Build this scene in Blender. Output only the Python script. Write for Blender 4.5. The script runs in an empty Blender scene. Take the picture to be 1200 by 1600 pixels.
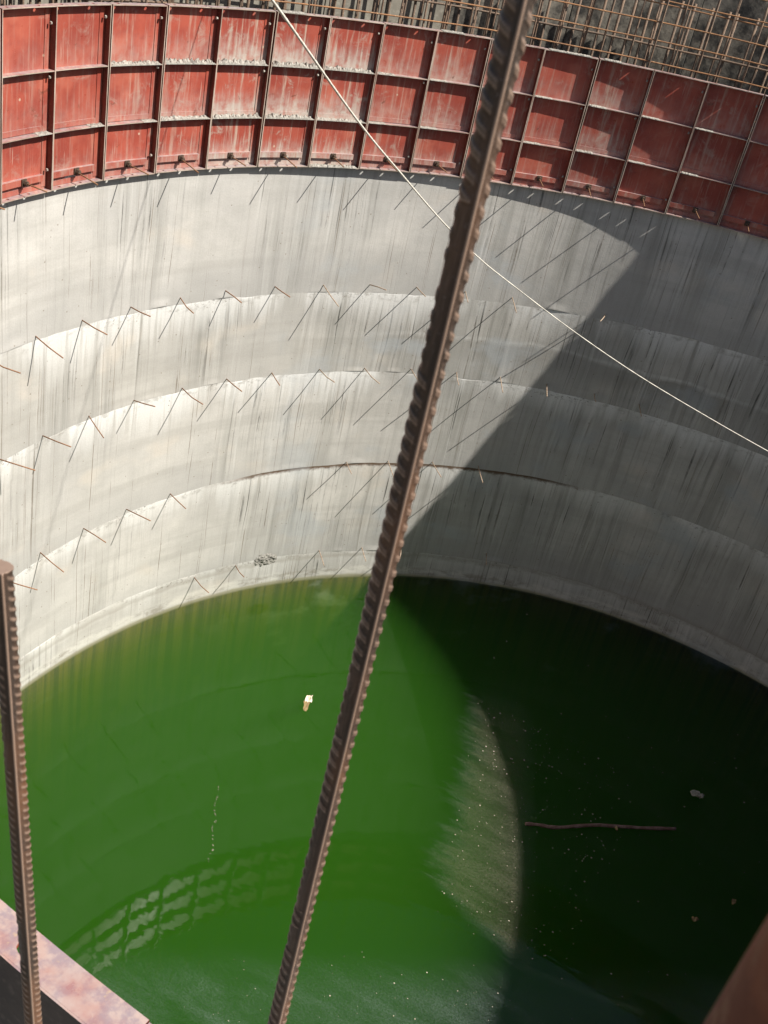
import bpy, bmesh, math, random
from mathutils import Vector, Matrix, noise
random.seed(7)
rad = math.radians
sc = bpy.context.scene
COL = sc.collection
# ------------------------------------------------------------------ camera
cam_d = bpy.data.cameras.new('camera'); cam = bpy.data.objects.new('camera', cam_d); COL.objects.link(cam)
FW = Vector((-0.2847877, 0.7993146, -0.5291429)); RT = Vector((0.8785052, 0.4385055, 0.1895826)); UP = Vector((-0.3835682, 0.4108640, 0.8270830))
CP = Vector((0.0, -7.11644, 1.68574))
m = Matrix.Identity(4)
for i in range(3):
    m[i][0] = RT[i]; m[i][1] = UP[i]; m[i][2] = -FW[i]; m[i][3] = CP[i]
cam.matrix_world = m
cam_d.sensor_fit = 'VERTICAL'; cam_d.sensor_height = 24.0; cam_d.lens = 1681.8/1600*24
cam_d.clip_start = 0.05; cam_d.clip_end = 2000
cam_d.dof.use_dof = True; cam_d.dof.focus_distance = 11.0; cam_d.dof.aperture_fstop = 25.2/2.1
sc.camera = cam
# ------------------------------------------------------------------ world, sun
SUN_AZ, SUN_EL = rad(80.0), rad(48.2)
w = bpy.data.worlds.new('World'); sc.world = w; w.use_nodes = True
nt = w.node_tree; nt.nodes.clear()
sky = nt.nodes.new('ShaderNodeTexSky'); sky.sky_type = 'NISHITA'; sky.sun_disc = False
sky.sun_elevation = SUN_EL; sky.sun_rotation = SUN_AZ; sky.air_density = 1.0; sky.dust_density = 2.0
bg = nt.nodes.new('ShaderNodeBackground'); bg.inputs['Strength'].default_value = 0.055
ow = nt.nodes.new('ShaderNodeOutputWorld')
nt.links.new(sky.outputs[0], bg.inputs[0]); nt.links.new(bg.outputs[0], ow.inputs[0])
sd = bpy.data.lights.new('sun', 'SUN'); sd.energy = 5.0; sd.angle = rad(0.53); sd.color = (1.0, 0.95, 0.87)
so = bpy.data.objects.new('sun', sd); COL.objects.link(so)
SV = Vector((math.sin(SUN_AZ)*math.cos(SUN_EL), math.cos(SUN_AZ)*math.cos(SUN_EL), math.sin(SUN_EL)))
so.rotation_euler = SV.to_track_quat('Z', 'Y').to_euler(); so.location = SV*40
vs = sc.view_settings; vs.view_transform = 'Standard'; vs.look = 'None'; vs.exposure = 0.72; vs.gamma = 1.0; vs.use_curve_mapping = False
sc.render.engine = 'CYCLES'
cy = sc.cycles
cy.max_bounces = 10; cy.diffuse_bounces = 4; cy.glossy_bounces = 4; cy.transparent_max_bounces = 12; cy.volume_bounces = 2
cy.use_denoising = True; cy.caustics_reflective = False; cy.caustics_refractive = False

# ------------------------------------------------------------------ sizes (metres)
RF = 6.25                 # inner edge of the formwork ribs
RW = 6.319                # formwork skin = face of the concrete
DTH = 0.1002265           # one formwork panel
PH = -0.934981            # angle of the eighth joint seen from the left edge
Z1, Z2, ZB = -0.4958, -0.9998, -1.4923
ZWATER = -7.236
def pol(t, r, z): return Vector((r*math.sin(t), r*math.cos(t), z))

# ------------------------------------------------------------------ helpers
def link(name, me, mats, parent=None, loc=None):
    o = bpy.data.objects.new(name, me); COL.objects.link(o)
    for mm in (mats if isinstance(mats, (list, tuple)) else [mats]):
        if len(me.materials) < (len(mats) if isinstance(mats, (list, tuple)) else 1): me.materials.append(mm)
    if parent is not None: o.parent = parent
    if loc is not None: o.location = loc
    return o
def tag(o, label=None, cat=None, group=None, kind=None):
    if label: o['label'] = label
    if cat: o['category'] = cat
    if group: o['group'] = group
    if kind: o['kind'] = kind
    return o
def empty(name, loc=(0,0,0), rz=0.0):
    o = bpy.data.objects.new(name, None); COL.objects.link(o); o.location = loc; o.rotation_euler = (0,0,rz)
    o.empty_display_size = 0.2
    return o
def me_from(name, V, F, smooth=False):
    me = bpy.data.meshes.new(name); me.from_pydata([tuple(v) for v in V], [], F); me.update()
    if smooth:
        for p in me.polygons: p.use_smooth = True
    return me
class MB:
    def __init__(s): s.v = []; s.f = []; s.m = []
    def add(s, V, F, mi=0):
        b = len(s.v); s.v += [tuple(x) for x in V]; s.f += [tuple(b+i for i in f) for f in F]; s.m += [mi]*len(F)
    def hexa(s, P, mi=0):     # 8 points: bottom 4, top 4
        s.add(P, [(0,3,2,1),(4,5,6,7),(0,1,5,4),(1,2,6,5),(2,3,7,6),(3,0,4,7)], mi)
    def mesh(s, name, smooth=False):
        me = me_from(name, s.v, s.f, smooth)
        for p, i in zip(me.polygons, s.m): p.material_index = i
        return me
def tube_mesh(name, pts, rr, n=8, smooth=True, cap=True, wob=0.0):
    pts = [Vector(p) for p in pts]; V = []; F = []
    T0 = (pts[1]-pts[0]).normalized()
    a = Vector((0,0,1)) if abs(T0.z) < .9 else Vector((1,0,0))
    N = T0.cross(a).normalized()
    for i, p in enumerate(pts):
        T = ((pts[min(i+1,len(pts)-1)]-pts[max(i-1,0)])).normalized()
        N = (N - T*N.dot(T)).normalized(); B = T.cross(N)
        r_ = rr[i] if isinstance(rr, (list, tuple)) else rr
        for k in range(n):
            q = 2*math.pi*k/n; rk = r_*(1+wob*random.uniform(-1,1))
            V.append(p + N*math.cos(q)*rk + B*math.sin(q)*rk)
    for i in range(len(pts)-1):
        for k in range(n):
            F.append((i*n+k, i*n+(k+1)%n, (i+1)*n+(k+1)%n, (i+1)*n+k))
    if cap:
        F.append(tuple(range(n-1,-1,-1))); F.append(tuple((len(pts)-1)*n+k for k in range(n)))
    me = me_from(name, V, F, smooth)
    if cap and smooth:
        me.polygons[-1].use_smooth = False; me.polygons[-2].use_smooth = False
    return me
def spline(pts, sub=10):
    P = [Vector(p) for p in pts]; P = [P[0]*2-P[1]] + P + [P[-1]*2-P[-2]]; out = []
    for i in range(1, len(P)-2):
        for k in range(sub):
            t = k/sub; a,b,c,d = P[i-1],P[i],P[i+1],P[i+2]
            out.append(0.5*((2*b)+(c-a)*t+(2*a-5*b+4*c-d)*t*t+(3*b-a-3*c+d)*t**3))
    out.append(P[-2]); return out

# ------------------------------------------------------------------ node helpers
class NT:
    def __init__(s, name):
        s.mat = bpy.data.materials.new(name); s.mat.use_nodes = True; s.t = s.mat.node_tree; s.t.nodes.clear()
        s.out = s.t.nodes.new('ShaderNodeOutputMaterial')
    def n(s, typ, **kw):
        nd = s.t.nodes.new('ShaderNode'+typ)
        for k, v in kw.items(): setattr(nd, k, v)
        return nd
    def l(s, a, b): s.t.links.new(a, b)
    def put(s, sock, v):
        if hasattr(v, 'is_linked') or hasattr(v, 'links'): s.l(v, sock)
        elif isinstance(v, (tuple, list)) and len(v) == 3 and sock.type == 'RGBA': sock.default_value = (*v, 1)
        else: sock.default_value = v
    def math(s, op, a, b=0.0, c=None, clamp=False):
        nd = s.n('Math', operation=op, use_clamp=clamp); s.put(nd.inputs[0], a); s.put(nd.inputs[1], b)
        if c is not None: s.put(nd.inputs[2], c)
        return nd.outputs[0]
    def ramp(s, v, lo, hi, a=0.0, b=1.0):
        nd = s.n('MapRange', clamp=True, interpolation_type='SMOOTHSTEP'); s.put(nd.inputs[0], v)
        nd.inputs[1].default_value = lo; nd.inputs[2].default_value = hi; nd.inputs[3].default_value = a; nd.inputs[4].default_value = b
        return nd.outputs[0]
    def mix(s, f, a, b, mode='MIX'):
        nd = s.n('Mix', data_type='RGBA', blend_type=mode); s.put(nd.inputs[0], f); s.put(nd.inputs[6], a); s.put(nd.inputs[7], b)
        return nd.outputs[2]
    def noise(s, vec, scale, detail=3.0, rough=0.5, dist=0.0, col=False):
        nd = s.n('TexNoise'); s.put(nd.inputs['Vector'], vec); nd.inputs['Scale'].default_value = scale
        nd.inputs['Detail'].default_value = detail; nd.inputs['Roughness'].default_value = rough; nd.inputs['Distortion'].default_value = dist
        return nd.outputs['Color' if col else 'Fac']
    def scale(s, vec, sx, sy, sz=1.0, ox=0.0, oy=0.0, oz=0.0, rz=0.0):
        nd = s.n('Mapping'); s.put(nd.inputs[0], vec); nd.inputs['Scale'].default_value = (sx, sy, sz); nd.inputs['Location'].default_value = (ox, oy, oz); nd.inputs['Rotation'].default_value = (0,0,rz)
        return nd.outputs[0]
    def uv(s, name): return s.n('UVMap', uv_map=name).outputs[0]
    def co(s, which='Object'): return s.n('TexCoord').outputs[which]
    def prop(s, name): 
        nd = s.n('Attribute', attribute_type='OBJECT', attribute_name=name); return nd.outputs['Fac']
    def bump(s, h, strength=0.3, dist=0.01):
        nd = s.n('Bump'); s.put(nd.inputs['Height'], h); nd.inputs['Strength'].default_value = strength; nd.inputs['Distance'].default_value = dist
        return nd.outputs[0]
    def bsdf(s, col, rough=0.8, metal=0.0, normal=None, spec=0.5):
        nd = s.n('BsdfPrincipled'); s.put(nd.inputs['Base Color'], col); s.put(nd.inputs['Roughness'], rough); s.put(nd.inputs['Metallic'], metal)
        nd.inputs['Specular IOR Level'].default_value = spec
        if normal is not None: s.l(normal, nd.inputs['Normal'])
        s.l(nd.outputs[0], s.out.inputs[0]); return nd

# ------------------------------------------------------------------ materials
def mat_concrete():
    t = NT('stained_concrete')
    uv = t.uv('UVMap'); dv0 = t.uv('below_top')
    lo_ = t.n('CombineXYZ'); t.l(t.math('MULTIPLY', t.prop('lift'), 3.7), lo_.inputs[2])
    vl = t.n('VectorMath', operation='ADD'); t.l(dv0, vl.inputs[0]); t.l(lo_.outputs[0], vl.inputs[1]); dv = vl.outputs[0]
    big = t.noise(t.scale(uv, .55, .8), 1.0, 5, .6)
    mid = t.noise(t.scale(uv, 2.2, 3.2, 1, 3, 7), 1.0, 6, .65)
    band = t.noise(t.scale(uv, .12, 3.4, 1, 1, 2), 1.0, 3, .6)
    fine = t.noise(t.scale(uv, 60, 60), 1.0, 3, .6)
    su = t.n('SeparateXYZ'); t.l(uv, su.inputs[0]); zv = su.outputs[1]
    c = t.mix(t.ramp(big, .35, .68), (.55,.53,.492), (.42,.408,.384))
    c = t.mix(t.ramp(mid, .42, .72, 0, .40), c, (.345,.335,.305))
    c = t.mix(t.ramp(band, .50, .64, 0, .45), c, (.37,.355,.325))
    c = t.mix(t.math('MULTIPLY', t.prop('tone'), .8), c, (.285,.275,.245))
    warm = t.noise(t.scale(uv, 1.1, 1.6, 1, 11, 5), 1.0, 3, .5)
    c = t.mix(t.ramp(warm, .58, .72, 0, .40), c, (.60,.53,.445))
    sep = t.n('SeparateXYZ'); t.l(dv, sep.inputs[0]); d = sep.outputs[1]; u = sep.outputs[0]
    pn = t.noise(t.scale(uv, .8, .8, 1, 21, 3), 1.0, 4, .6)
    zz_ = t.math('ADD', zv, t.math('MULTIPLY', pn, -.30))
    c = t.mix(t.math('MULTIPLY', t.math('MULTIPLY', t.ramp(zz_, -3.70, -3.66, 1, 0), t.ramp(zz_, -4.02, -3.80)), t.ramp(u, -5.6, -4.4, .1, .6)), c, (.20,.19,.165))
    c = t.mix(t.math('MULTIPLY', t.math('MULTIPLY', t.ramp(zz_, -3.665, -3.645), t.ramp(zz_, -3.60, -3.635)), t.ramp(u, -5.6, -4.4, 0, .7)), c, (.56,.55,.52))
    graze_shade = t.noise(t.scale(uv, .5, .35, 1, 13, 6), 1.0, 5, .65)
    c = t.mix(t.math('MULTIPLY', t.ramp(graze_shade, .36, .62), t.ramp(u, -8.2, -4.2, .08, .62)), c, (.315,.312,.298))  # grey overlay painting the dimmer grazing light towards the shaded side
    # how much water has run down here: varies round the wall
    wet = t.noise(t.scale(dv, .75, .16, 1, 4, 0), 1.0, 4, .6)
    dens = t.math('ADD', wet, t.ramp(u, -8.0, -3.0, -.06, .08))
    wob = t.noise(t.scale(uv, 1.2, .5), 1.0, 2, .5)
    wobv = t.n('CombineXYZ'); t.l(t.math('MULTIPLY', wob, .12), wobv.inputs[0])
    va = t.n('VectorMath', operation='ADD'); t.l(dv, va.inputs[0]); t.l(wobv.outputs[0], va.inputs[1]); dw = va.outputs[0]
    # broad grey runs
    s0 = t.noise(t.scale(dw, 3.2, .16, 1, 8, 3), 1.0, 5, .65)
    c = t.mix(t.math('MULTIPLY', t.ramp(s0, .47, .66), t.ramp(dens, .38, .62, .10, .72)), c, (.275,.27,.245))
    # narrower runs, dark and pale side by side
    s1 = t.noise(t.scale(dw, 11, .20), 1.0, 4, .65)
    fade1 = t.ramp(d, .1, 1.5, 1.0, .55)
    m1 = t.math('MULTIPLY', t.ramp(s1, .49, .66), t.math('MULTIPLY', fade1, t.ramp(dens, .40, .62, .15, 1)))
    c = t.mix(t.math('MULTIPLY', m1, .66), c, (.205,.20,.18))
    s5 = t.noise(t.scale(dw, 9, .30, 1, 17, 9), 1.0, 6, .7)
    c = t.mix(t.math('MULTIPLY', t.ramp(s5, .52, .74), t.ramp(dens, .38, .60, .12, .55)), c, (.64,.63,.60))
    # thin dark runs
    s2 = t.noise(t.scale(dw, 30, .30, 1, 2, 1), 1.0, 3, .6)
    brk = t.noise(t.scale(dw, 10, 1.5, 1, 9, 3), 1.0, 5, .75)
    m2 = t.math('MULTIPLY', t.ramp(s2, .57, .64), t.math('MULTIPLY', t.ramp(brk, .40, .58), t.math('MULTIPLY', t.ramp(t.math('ADD', d, t.math('MULTIPLY', brk, -.6)), -.1, .9, 1.0, .35), t.ramp(dens, .42, .58, .10, 1))))
    c = t.mix(t.math('MULTIPLY', m2, .95), c, (.05,.049,.042))
    # hair-thin rust and black drips
    s4 = t.noise(t.scale(dw, 55, .26, 1, 5, 4), 1.0, 2, .5)
    m4 = t.math('MULTIPLY', t.ramp(s4, .635, .69), t.ramp(brk, .38, .55))
    c = t.mix(t.math('MULTIPLY', m4, .70), c, (.13,.098,.066))
    # lime bloom running from the joint at the top of each lift
    s3 = t.noise(t.scale(dw, 16, .5, 1, 7, 2), 1.0, 4, .7)
    reach = t.noise(t.scale(dv, .9, .01, 1, 3, 3), 1.0, 4, .65)
    lim = t.math('SUBTRACT', 1.0, t.math('DIVIDE', d, t.math('MULTIPLY_ADD', reach, 1.5, -.40)), clamp=True)
    m3 = t.math('MULTIPLY', t.ramp(t.math('ADD', s3, t.math('MULTIPLY', lim, .14)), .40, .62), t.math('MULTIPLY', lim, t.ramp(reach, .36, .52)))
    c = t.mix(t.math('MULTIPLY', t.math('MULTIPLY', m3, .85), t.prop('lime')), c, (.70,.70,.68))
    dn = t.noise(t.scale(dv, .8, 1.1, 1, 31, 2), 1.0, 5, .6)
    c = t.mix(t.math('MULTIPLY', t.ramp(t.math('ADD', d, t.math('MULTIPLY', dn, .7)), 1.30, 1.75), .5), c, (.33,.325,.31))
    # dirt right in the joint, rusty on the third one
    jn = t.noise(t.scale(uv, 7, 9), 1.0, 4, .7)
    jm = t.math('MULTIPLY', t.ramp(t.math('ADD', d, t.math('MULTIPLY', jn, -.16)), -.06, .03, 1, 0), t.ramp(jn, .48, .66))
    c = t.mix(t.math('MULTIPLY', jm, .45), c, (.20,.18,.15))
    ru = t.math('MULTIPLY', t.ramp(t.math('ADD', d, t.math('MULTIPLY', jn, -.09)), -.03, .022, 1, 0), t.math('MULTIPLY', t.ramp(u, -7.4, -6.4), t.ramp(u, -2.6, -1.6, 1, 0)))
    c = t.mix(t.math('MULTIPLY', t.math('MULTIPLY', ru, t.prop('rust')), .95), c, (.085,.045,.02))
    hc = t.noise(t.scale(uv, 24, 30), 1.0, 4, .75)
    hz_ = t.noise(t.scale(dv, .9, .02, 1, 51, 3), 1.0, 3, .6)
    hm = t.math('MULTIPLY', t.math('MULTIPLY', t.ramp(hc, .54, .62), t.ramp(t.math('ADD', d, t.math('MULTIPLY', jn, -.12)), -.05, .07, 1, 0)), t.ramp(hz_, .46, .58))
    c = t.mix(t.math('MULTIPLY', hm, .8), c, (.11,.10,.085))
    # tide mark left by falling water
    tn = t.noise(t.scale(uv, 2.5, 5), 1.0, 5, .7)
    tide = t.ramp(t.math('ADD', zv, t.math('MULTIPLY', tn, -.16)), ZWATER+.05, ZWATER+.12, 1, 0)
    c = t.mix(t.math('MULTIPLY', t.math('MULTIPLY', tide, t.ramp(tn, .42, .6)), .6), c, (.58,.565,.51))
    c = t.mix(t.math('MULTIPLY', t.math('MULTIPLY', tide, t.ramp(tn, .5, .36)), .6), c, (.22,.20,.155))
    tide2 = t.ramp(t.math('ADD', zv, t.math('MULTIPLY', tn, -.09)), ZWATER-.04, ZWATER+.015, 1, 0)
    c = t.mix(t.math('MULTIPLY', tide2, .8), c, (.20,.19,.10))
    band4 = t.math('MULTIPLY', t.ramp(t.math('ADD', zv, t.math('MULTIPLY', mid, -.22)), ZWATER+.20, ZWATER+.26, 0, 1), t.ramp(zv, ZWATER+.45, ZWATER+.36))
    c = t.mix(t.math('MULTIPLY', band4, .5), c, (.27,.25,.215))
    alg = t.ramp(t.math('ADD', zv, t.math('MULTIPLY', tn, -.03)), ZWATER-.06, ZWATER-.012, 1, 0)
    c = t.mix(alg, c, t.mix(t.ramp(s1, .4, .6), (.12,.115,.022), (.06,.072,.018)))
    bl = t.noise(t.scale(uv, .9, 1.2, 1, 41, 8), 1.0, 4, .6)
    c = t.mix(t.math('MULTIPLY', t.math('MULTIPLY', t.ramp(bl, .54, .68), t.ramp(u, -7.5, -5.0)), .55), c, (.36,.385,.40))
    sp = t.n('TexVoronoi'); t.put(sp.inputs['Vector'], t.scale(uv, 13, 13)); sp.inputs['Scale'].default_value = 1.0
    spr = t.n('SeparateColor'); t.l(sp.outputs['Color'], spr.inputs[0])
    c = t.mix(t.math('MULTIPLY', t.ramp(sp.outputs['Distance'], .06, .14, .7, 0), t.ramp(spr.outputs[0], .7, .8)), c, (.17,.14,.10))
    c = t.mix(t.ramp(fine, .35, .7, 0, .14), c, (.2,.19,.17))
    h = t.math('ADD', t.math('MULTIPLY', mid, .6), t.math('ADD', t.math('MULTIPLY', fine, .18), t.math('MULTIPLY', s3, .2)))
    t.bsdf(c, t.ramp(mid, .3, .7, .75, .95), 0, t.bump(h, .6, .012), .3)
    return t.mat
def mat_red(name='red_form_paint', edge=False, ledge=False):
    t = NT(name)
    g = t.n('NewGeometry'); oc = t.co('Object'); oi = t.n('ObjectInfo')
    rnd = t.prop('seed')
    off = t.n('CombineXYZ'); t.l(t.math('MULTIPLY', rnd, 37.0), off.inputs[0]); t.l(t.math('MULTIPLY', rnd, 11.0), off.inputs[1])
    va = t.n('VectorMath', operation='ADD'); t.l(oc, va.inputs[0]); t.l(off.outputs[0], va.inputs[1]); p = va.outputs[0]
    big = t.noise(p, 3.0, 4, .6); mid = t.noise(p, 11.0, 5, .65); fine = t.noise(p, 70, 3, .6)
    run = t.noise(t.scale(p, 26, 26, 1.6), 1.0, 4, .65)
    run2 = t.noise(t.scale(p, 60, 60, 2.4, 4), 1.0, 3, .6)
    c = t.mix(t.ramp(big, .35, .65), (.36,.082,.054), (.27,.054,.038))
    c = t.mix(t.ramp(mid, .52, .75, 0, .5), c, (.21,.042,.03))
    c = t.mix(t.math('MULTIPLY', t.math('SUBTRACT', rnd, .35), .6, clamp=True), c, (.20,.04,.026))
    dust = t.math('ADD', t.prop('cement'), .18)
    c = t.mix(t.math('MULTIPLY', t.ramp(run, .50, .72), t.math('MULTIPLY', dust, .95), clamp=True), c, (.42,.32,.25))
    c = t.mix(t.ramp(run2, .66, .72, 0, .55), c, (.50,.40,.32))
    scuff = t.noise(p, 4.2, 7, .75, .8)
    c = t.mix(t.math('MULTIPLY', t.ramp(scuff, .54, .70), t.math('ADD', t.prop('cement'), .25), clamp=True), c, (.36,.27,.22))
    fadeo = t.noise(p, 1.9, 4, .6)
    c = t.mix(t.ramp(fadeo, .52, .70, 0, .5), c, (.45,.14,.09))
    # cement left on the sheet above each ledge
    sep = t.n('SeparateXYZ'); t.l(oc, sep.inputs[0]); z = sep.outputs[2]
    zz = t.math('MODULO', z, .4974)
    splash = t.math('MULTIPLY', t.ramp(t.math('ADD', zz, t.math('MULTIPLY', run, -.34)), -.16, .16, 1, 0), t.prop('cement'))
    c = t.mix(t.math('MULTIPLY', splash, t.ramp(mid, .3, .62, .35, 1)), c, (.44,.41,.36))
    spot = t.n('TexVoronoi'); t.l(p, spot.inputs['Vector']); spot.inputs['Scale'].default_value = 7
    spc = t.n('SeparateColor'); t.l(spot.outputs['Color'], spc.inputs[0])
    c = t.mix(t.math('MULTIPLY', t.ramp(t.math('ADD', spot.outputs['Distance'], t.math('MULTIPLY', mid, .12)), .10, .17, .8, 0), t.ramp(spc.outputs[0], .72, .78)), c, (.50,.38,.28))
    rust = t.noise(p, 6.0, 6, .7, 1.0)
    c = t.mix(t.ramp(rust, .62, .72, 0, .75), c, (.115,.045,.026))
    # dust settled on faces that look up
    sn = t.n('SeparateXYZ'); t.l(g.outputs['True Normal'], sn.inputs[0])
    up = t.math('MULTIPLY', t.ramp(sn.outputs[2], .6, .9), t.ramp(mid, .22, .62, .45, 1))
    mot = t.noise(p, 24, 5, .7)
    c = t.mix(t.math('MULTIPLY', up, .88), c, t.mix(t.ramp(mot, .42, .60), t.mix(t.ramp(big, .4, .62), (.42,.325,.285), (.35,.305,.295)), (.26,.215,.235)))
    c = t.mix(t.math('MULTIPLY', up, t.ramp(mot, .60, .68, 0, .6)), c, (.50,.36,.20))
    if edge:
        c = t.mix(t.ramp(mid, .25, .6, .6, .97), c, t.mix(t.ramp(big, .4, .6), (.45,.385,.32), (.30,.25,.20)))
    t.bsdf(c, t.ramp(mid, .3, .7, .27, .45), 0, t.bump(t.math('ADD', mid, t.math('MULTIPLY', fine, .3)), .10, .005), .5)
    return t.mat
def mat_simple(name, c1, c2, sc_=8.0, rough=.8, metal=0.0, bump=.3, c3=None, spec=.4):
    t = NT(name); p = t.co('Object')
    a = t.noise(p, sc_, 5, .65); b = t.noise(p, sc_*6, 4, .6)
    c = t.mix(t.ramp(a, .35, .65), c1, c2)
    if c3: c = t.mix(t.ramp(b, .5, .7, 0, .8), c, c3)
    t.bsdf(c, rough, metal, t.bump(t.math('ADD', a, b), bump, .004), spec)
    return t.mat
def mat_water():
    t = NT('green_well_water'); p = t.co('Object')
    # ripples: nearly still
    r1 = t.noise(t.scale(p, 1.2, 4.5, 1, 0, 0, 0, rad(-33)), 1.0, 2, .5, .3)
    r2 = t.noise(t.scale(p, 5, 17, 1, 0, 0, 0, rad(-33)), 1.0, 2, .5)
    nb = t.bump(t.math('ADD', r1, t.math('MULTIPLY', r2, .22)), 1.0, .0011)
    fr = t.n('Fresnel'); fr.inputs['IOR'].default_value = 1.333; t.l(nb, fr.inputs['Normal'])
    tr = t.n('BsdfTransparent'); gl = t.n('BsdfGlossy'); gl.inputs['Roughness'].default_value = .012; t.l(nb, gl.inputs['Normal'])
    m1 = t.n('MixShader'); t.l(fr.outputs[0], m1.inputs[0]); t.l(tr.outputs[0], m1.inputs[1]); t.l(gl.outputs[0], m1.inputs[2])
    # drifting skin of dust: a raft with a torn western edge, and thin veils that carry a painted sky sheen
    sep = t.n('SeparateXYZ'); t.l(p, sep.inputs[0]); x = sep.outputs[0]; y = sep.outputs[1]
    warp = t.noise(t.scale(p, 1.3, 1.3), 1.0, 3, .6)
    tear = t.noise(t.scale(p, .8, 5.5, 1, 0, 0, 0, rad(-33)), 1.0, 7, .72, 1.2)
    tearA = t.math('ADD', t.math('MULTIPLY_ADD', tear, .95, -.475), t.math('MULTIPLY_ADD', warp, .5, -.25))
    ex = t.math('ADD', t.math('ADD', x, t.math('MULTIPLY', y, .22)), 1.22)
    ex = t.math('ADD', ex, tearA)
    ey = t.math('ADD', t.math('ADD', y, t.math('MULTIPLY', x, .42)), .12); ey = t.math('ADD', ey, t.math('MULTIPLY', tearA, .35))
    raft = t.math('MULTIPLY', t.math('MULTIPLY', t.ramp(ex, -.12, .25), t.ramp(ey, -.08, .18)), t.ramp(t.math('ADD', x, t.math('MULTIPLY', y, .36)), -.22, .12, 1, 0))  # last ramp clears the dust along the rim shadow, keeping shaded water dark
    raft = t.math('MULTIPLY', raft, t.ramp(y, 3.9, 3.0))
    veil_n = t.noise(t.scale(p, .9, 2.2, 1, 5, 2, 0, rad(-33)), 1.0, 5, .65, .6)
    vy = t.math('ADD', t.math('ADD', y, t.math('MULTIPLY', x, -.62)), t.math('MULTIPLY', veil_n, .5))
    veil = t.math('MULTIPLY', t.ramp(veil_n, .30, .66, .25, 1), t.ramp(vy, .50, -.15))
    grain = t.noise(p, 60, 4, .75)
    cloud = t.noise(t.scale(p, 1.2, 4.5, 1, 2, 2, 0, rad(-33)), 1.0, 5, .65)
    cov = t.math('MULTIPLY', t.math('ADD', t.math('MULTIPLY', raft, .14), t.math('MULTIPLY', veil, .15)), t.math('MULTIPLY', t.ramp(grain, .30, .70, .25, 1.5), t.ramp(cloud, .3, .7, .55, 1.25)))
    df = t.n('BsdfDiffuse'); t.l(t.mix(raft, (.185,.225,.215), (.225,.215,.155)), df.inputs['Color'])
    m2 = t.n('MixShader'); t.l(cov, m2.inputs[0]); t.l(m1.outputs[0], m2.inputs[1]); t.l(df.outputs[0], m2.inputs[2])
    t.l(m2.outputs[0], t.out.inputs['Surface'])
    vs_ = t.n('VolumeScatter'); vs_.inputs['Color'].default_value = (.122,.41,.058,1); vs_.inputs['Density'].default_value = 0.54; vs_.inputs['Anisotropy'].default_value = 0.0
    va_ = t.n('VolumeAbsorption'); va_.inputs['Color'].default_value = (.50,.64,.12,1); va_.inputs['Density'].default_value = 1.42
    ad = t.n('AddShader'); t.l(vs_.outputs[0], ad.inputs[0]); t.l(va_.outputs[0], ad.inputs[1]); t.l(ad.outputs[0], t.out.inputs['Volume'])
    return t.mat
def mat_ground():
    t = NT('dry_soil'); p = t.co('Object')
    a = t.noise(p, .35, 6, .65); b = t.noise(p, 5, 5, .7); d = t.noise(p, .09, 3, .5)
    c = t.mix(t.ramp(a, .35, .65), (.12,.112,.095), (.07,.066,.056))
    c = t.mix(t.ramp(d, .5, .65, 0, .5), c, (.12,.12,.075))
    c = t.mix(t.ramp(b, .5, .7, 0, .4), c, (.17,.16,.135))
    t.bsdf(c, .95, 0, t.bump(t.math('ADD', a, b), .6, .08), .2)
    return t.mat
def mat_rebar():
    t = NT('weathered_rebar_steel'); p = t.co('Object')
    a = t.noise(t.scale(p, 40, 40, 9), 1.0, 5, .65); b = t.noise(p, 260, 4, .65); d = t.noise(t.scale(p, 14, 14, 5), 1.0, 3, .5)
    pt = t.n('NewGeometry').outputs['Pointiness']
    c = t.mix(t.ramp(a, .38, .62), (.055,.038,.029), (.11,.066,.045))
    c = t.mix(t.ramp(d, .5, .66, 0, .75), c, (.19,.092,.048))
    c = t.mix(t.ramp(b, .58, .7, 0, .5), c, (.20,.155,.135))
    c = t.mix(t.ramp(b, .30, .42, .6, 0), c, (.025,.02,.019))
    c = t.mix(t.ramp(pt, .506, .535, 0, .9), c, (.34,.235,.175))  # worn rib crests, lightened further as painted highlights
    c = t.mix(t.ramp(pt, .485, .45, 0, .7), c, (.022,.017,.016))
    t.bsdf(c, t.ramp(b, .3, .7, .34, .55), .3, t.bump(t.math('ADD', b, t.math('MULTIPLY', a, .6)), .3, .001), .6)
    return t.mat
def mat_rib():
    t = NT('shade_darkened_rib_paint'); p = t.co('Object')
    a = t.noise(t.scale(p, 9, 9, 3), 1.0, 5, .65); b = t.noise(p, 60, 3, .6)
    c = t.mix(t.ramp(a, .38, .62), (.185,.042,.028), (.105,.034,.025))  # panel red darkened: the shade on rib sides is put into the colour
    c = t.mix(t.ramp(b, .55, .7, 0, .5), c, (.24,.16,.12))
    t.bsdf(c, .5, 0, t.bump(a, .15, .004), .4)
    return t.mat
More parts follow.
